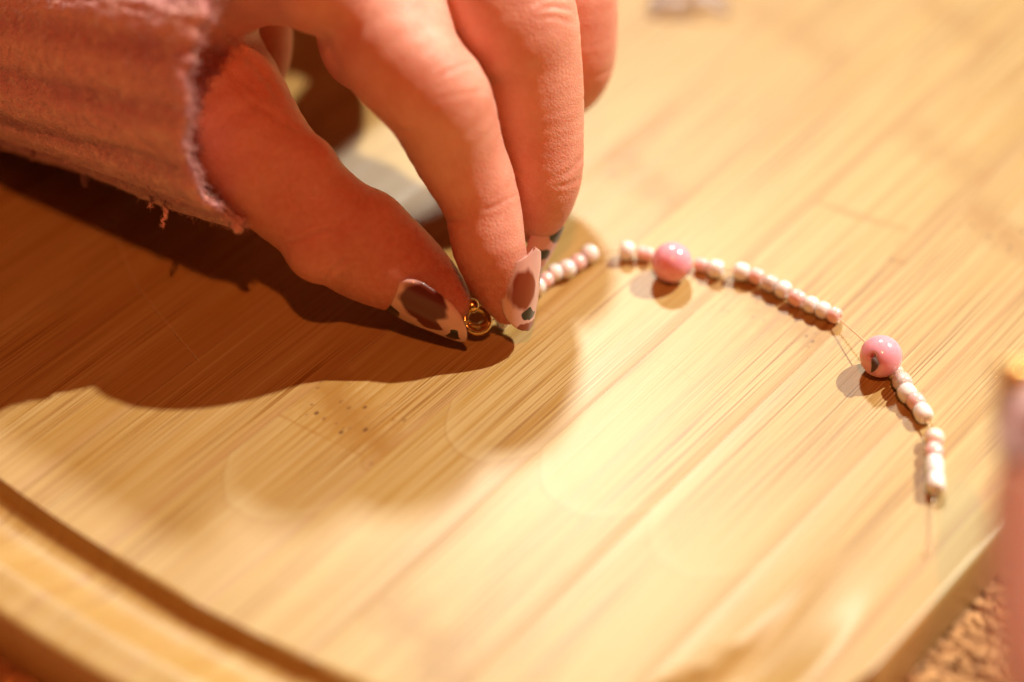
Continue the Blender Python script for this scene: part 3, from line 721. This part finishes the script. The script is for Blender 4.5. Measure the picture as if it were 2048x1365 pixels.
# ------------------------------------------------------------------ second hand at the right edge
T2 = [(2290, 1750, 150, 83), (2215, 1560, 138, 77), (2125, 1380, 136, 64), (2103, 1230, 123, 59), (2096, 1110, 116, 54), (2084, 1020, 100, 50.5), (2076, 960, 80, 48.5), (2070, 915, 54, 47)]
I2 = [(2560, 900, 140, 97), (2470, 760, 125, 89), (2370, 690, 112, 77), (2280, 720, 100, 65), (2215, 780, 92, 57), (2180, 840, 72, 53), (2168, 880, 50, 51)]
M2 = [(2680, 960, 140, 101), (2600, 740, 128, 91), (2490, 620, 112, 77), (2390, 640, 100, 63), (2330, 720, 90, 53), (2300, 790, 66, 49)]
G2 = [(2780, 1060, 130, 99), (2740, 840, 120, 89), (2640, 720, 108, 73), (2540, 740, 96, 59), (2490, 820, 80, 51)]
K2 = [(2840, 1180, 110, 95), (2840, 980, 100, 83), (2760, 870, 92, 69), (2680, 880, 82, 57), (2640, 940, 66, 51)]
PA2 = [[(2560, 900, 140, 97), (2700, 1500, 190, 101), (2800, 1900, 230, 103)], [(2780, 1060, 130, 99), (2800, 1500, 190, 101), (2800, 1900, 230, 103)], [(2840, 1180, 110, 95), (2860, 1500, 150, 97), (2800, 1900, 220, 103)], [(2290, 1750, 150, 83), (2500, 1800, 190, 93), (2800, 1900, 220, 103)],
       [(2680, 960, 140, 101), (2740, 1500, 180, 101)]]
D, lo, hh = field_hand([P_list(c) for c in (T2, I2, M2, G2, K2)], [P_list(c, 2) for c in PA2], [], .9, 4.0)
V, Q = surface_nets(D, lo, hh); V = relax(V, Q, 6)
me = fastmesh('hand', V * .001, Q); dt = np.sqrt(((V - np.array(sph(2082, 930, 1, 47)[:3])) ** 2).sum(1))
at = me.attributes.new('flush_and_shade', 'FLOAT', 'POINT'); at.data.foreach_set('value', (.45 + np.clip(1 - dt / 14, 0, 1) * 1.2).clip(0, 1).astype(np.float32))
hand2 = link('hand', me, M_SKIN)
tag(hand2, 'blurred foreground hand at the right edge, thumb and lilac nail near the camera', 'hand')
nail(hand2, (2080, 985, 51.5), (2050, 770, 45), 84, 60, 20, (-.9, .1), 54, [(.3, .30, .4, .14, RBR, .2), (.5, .92, .6, .10, BLK, .2), (-.4, .55, .3, .12, RBR, .2)], base=(.62, .44, .46))
gb = empty('gold_bead', tuple(P(2036, 752, .053))); tag(gb, 'small blurred gold bead held at the right-hand fingertip', 'bead')
bm = bmesh.new(); bmesh.ops.create_uvsphere(bm, u_segments=24, v_segments=14, radius=.0024); me = bpy.data.meshes.new('bead_body'); bm.to_mesh(me); bm.free(); me.polygons.foreach_set('use_smooth', [True] * len(me.polygons))
link('bead_body', me, M_GOLD, gb)
v, f = ring(np.array([-.0022, 0, .0006]), (.3, -.8, .5), .0014, .0004); link('wire_loop', mesh('wire_loop', v, f), M_GOLD, gb)

# ------------------------------------------------------------------ small loose things
pts = [P(228, 430, .0008), P(240, 490, .0006), P(268, 560, .0004), (P(300, 605, .0003)), P(345, 660, .0003), P(400, 725, .0003)]
v, f = tube(spline([list(p) for p in pts], 6), .00009, 5)
tag(link('loose_thread', mesh('loose_thread', v, f), M_THREAD), 'fine clear thread lying on the board in the shadow of the sleeve', 'thread')
mp = NT('clear_film'); tr = mp.n('ShaderNodeBsdfTransparent'); tr.inputs[0].default_value = (.97, .95, .95, 1); ms = mp.n('ShaderNodeMixShader'); fr = mp.n('ShaderNodeFresnel'); fr.inputs[0].default_value = 1.3
mp.l(mp.math('ADD', fr.outputs[0], .02), ms.inputs[0]); mp.l(tr.outputs[0], ms.inputs[1]); mp.l(mp.b.outputs[0], ms.inputs[2]); mp.l(ms.outputs[0], mp.t.nodes['Material Output'].inputs[0])
mp.set(Base_Color=(.55, .50, .50), Roughness=.22)
def film(cx, cy, sx, sy, seed):
    n = 22; v = []; f = []; c = P(cx, cy, 0)
    for la in (0, 1):
        for j in range(n + 1):
            for i in range(n + 1):
                x, y = (i / n - .5) * 2, (j / n - .5) * 2; rr = math.hypot(x, y)
                z = .0006 + .0045 * max(0, 1 - rr * rr * .5) * (.5 + noise.noise(Vector((x * 1.8, y * 1.8, seed)))) + .0006 * noise.noise(Vector((x * 6, y * 6, seed)))
                v.append(c + np.array([x * sx * (1 + .2 * noise.noise(Vector((y * 2, seed, 0)))), y * sy * (1 + .2 * noise.noise(Vector((x * 2, 0, seed)))), max(z, .0003) + (0 if la == 0 else .00012)]))
    W = n + 1; H = W * W
    for j in range(n):
        for i in range(n): a = j * W + i; f.append((a + W, a + W + 1, a + 1, a)); f.append((H + a, H + a + 1, H + a + W + 1, H + a + W))
    rim = list(range(W)) + [j * W + n for j in range(1, W)] + [n * W + i for i in range(n - 1, -1, -1)] + [j * W for j in range(n - 1, 0, -1)]
    for k in range(len(rim)): a, b = rim[k], rim[(k + 1) % len(rim)]; f.append((a, b, H + b, H + a))
    return mesh('plastic_wrapper', v, f)
tag(link('plastic_wrapper', film(1378, -2, .008, .0075, 3.3), mp.m), 'crumpled scrap of clear plastic film on the far side of the board', 'wrapper')
print('faces', sum(len(o.data.polygons) for o in SC.objects if o.type == 'MESH'))
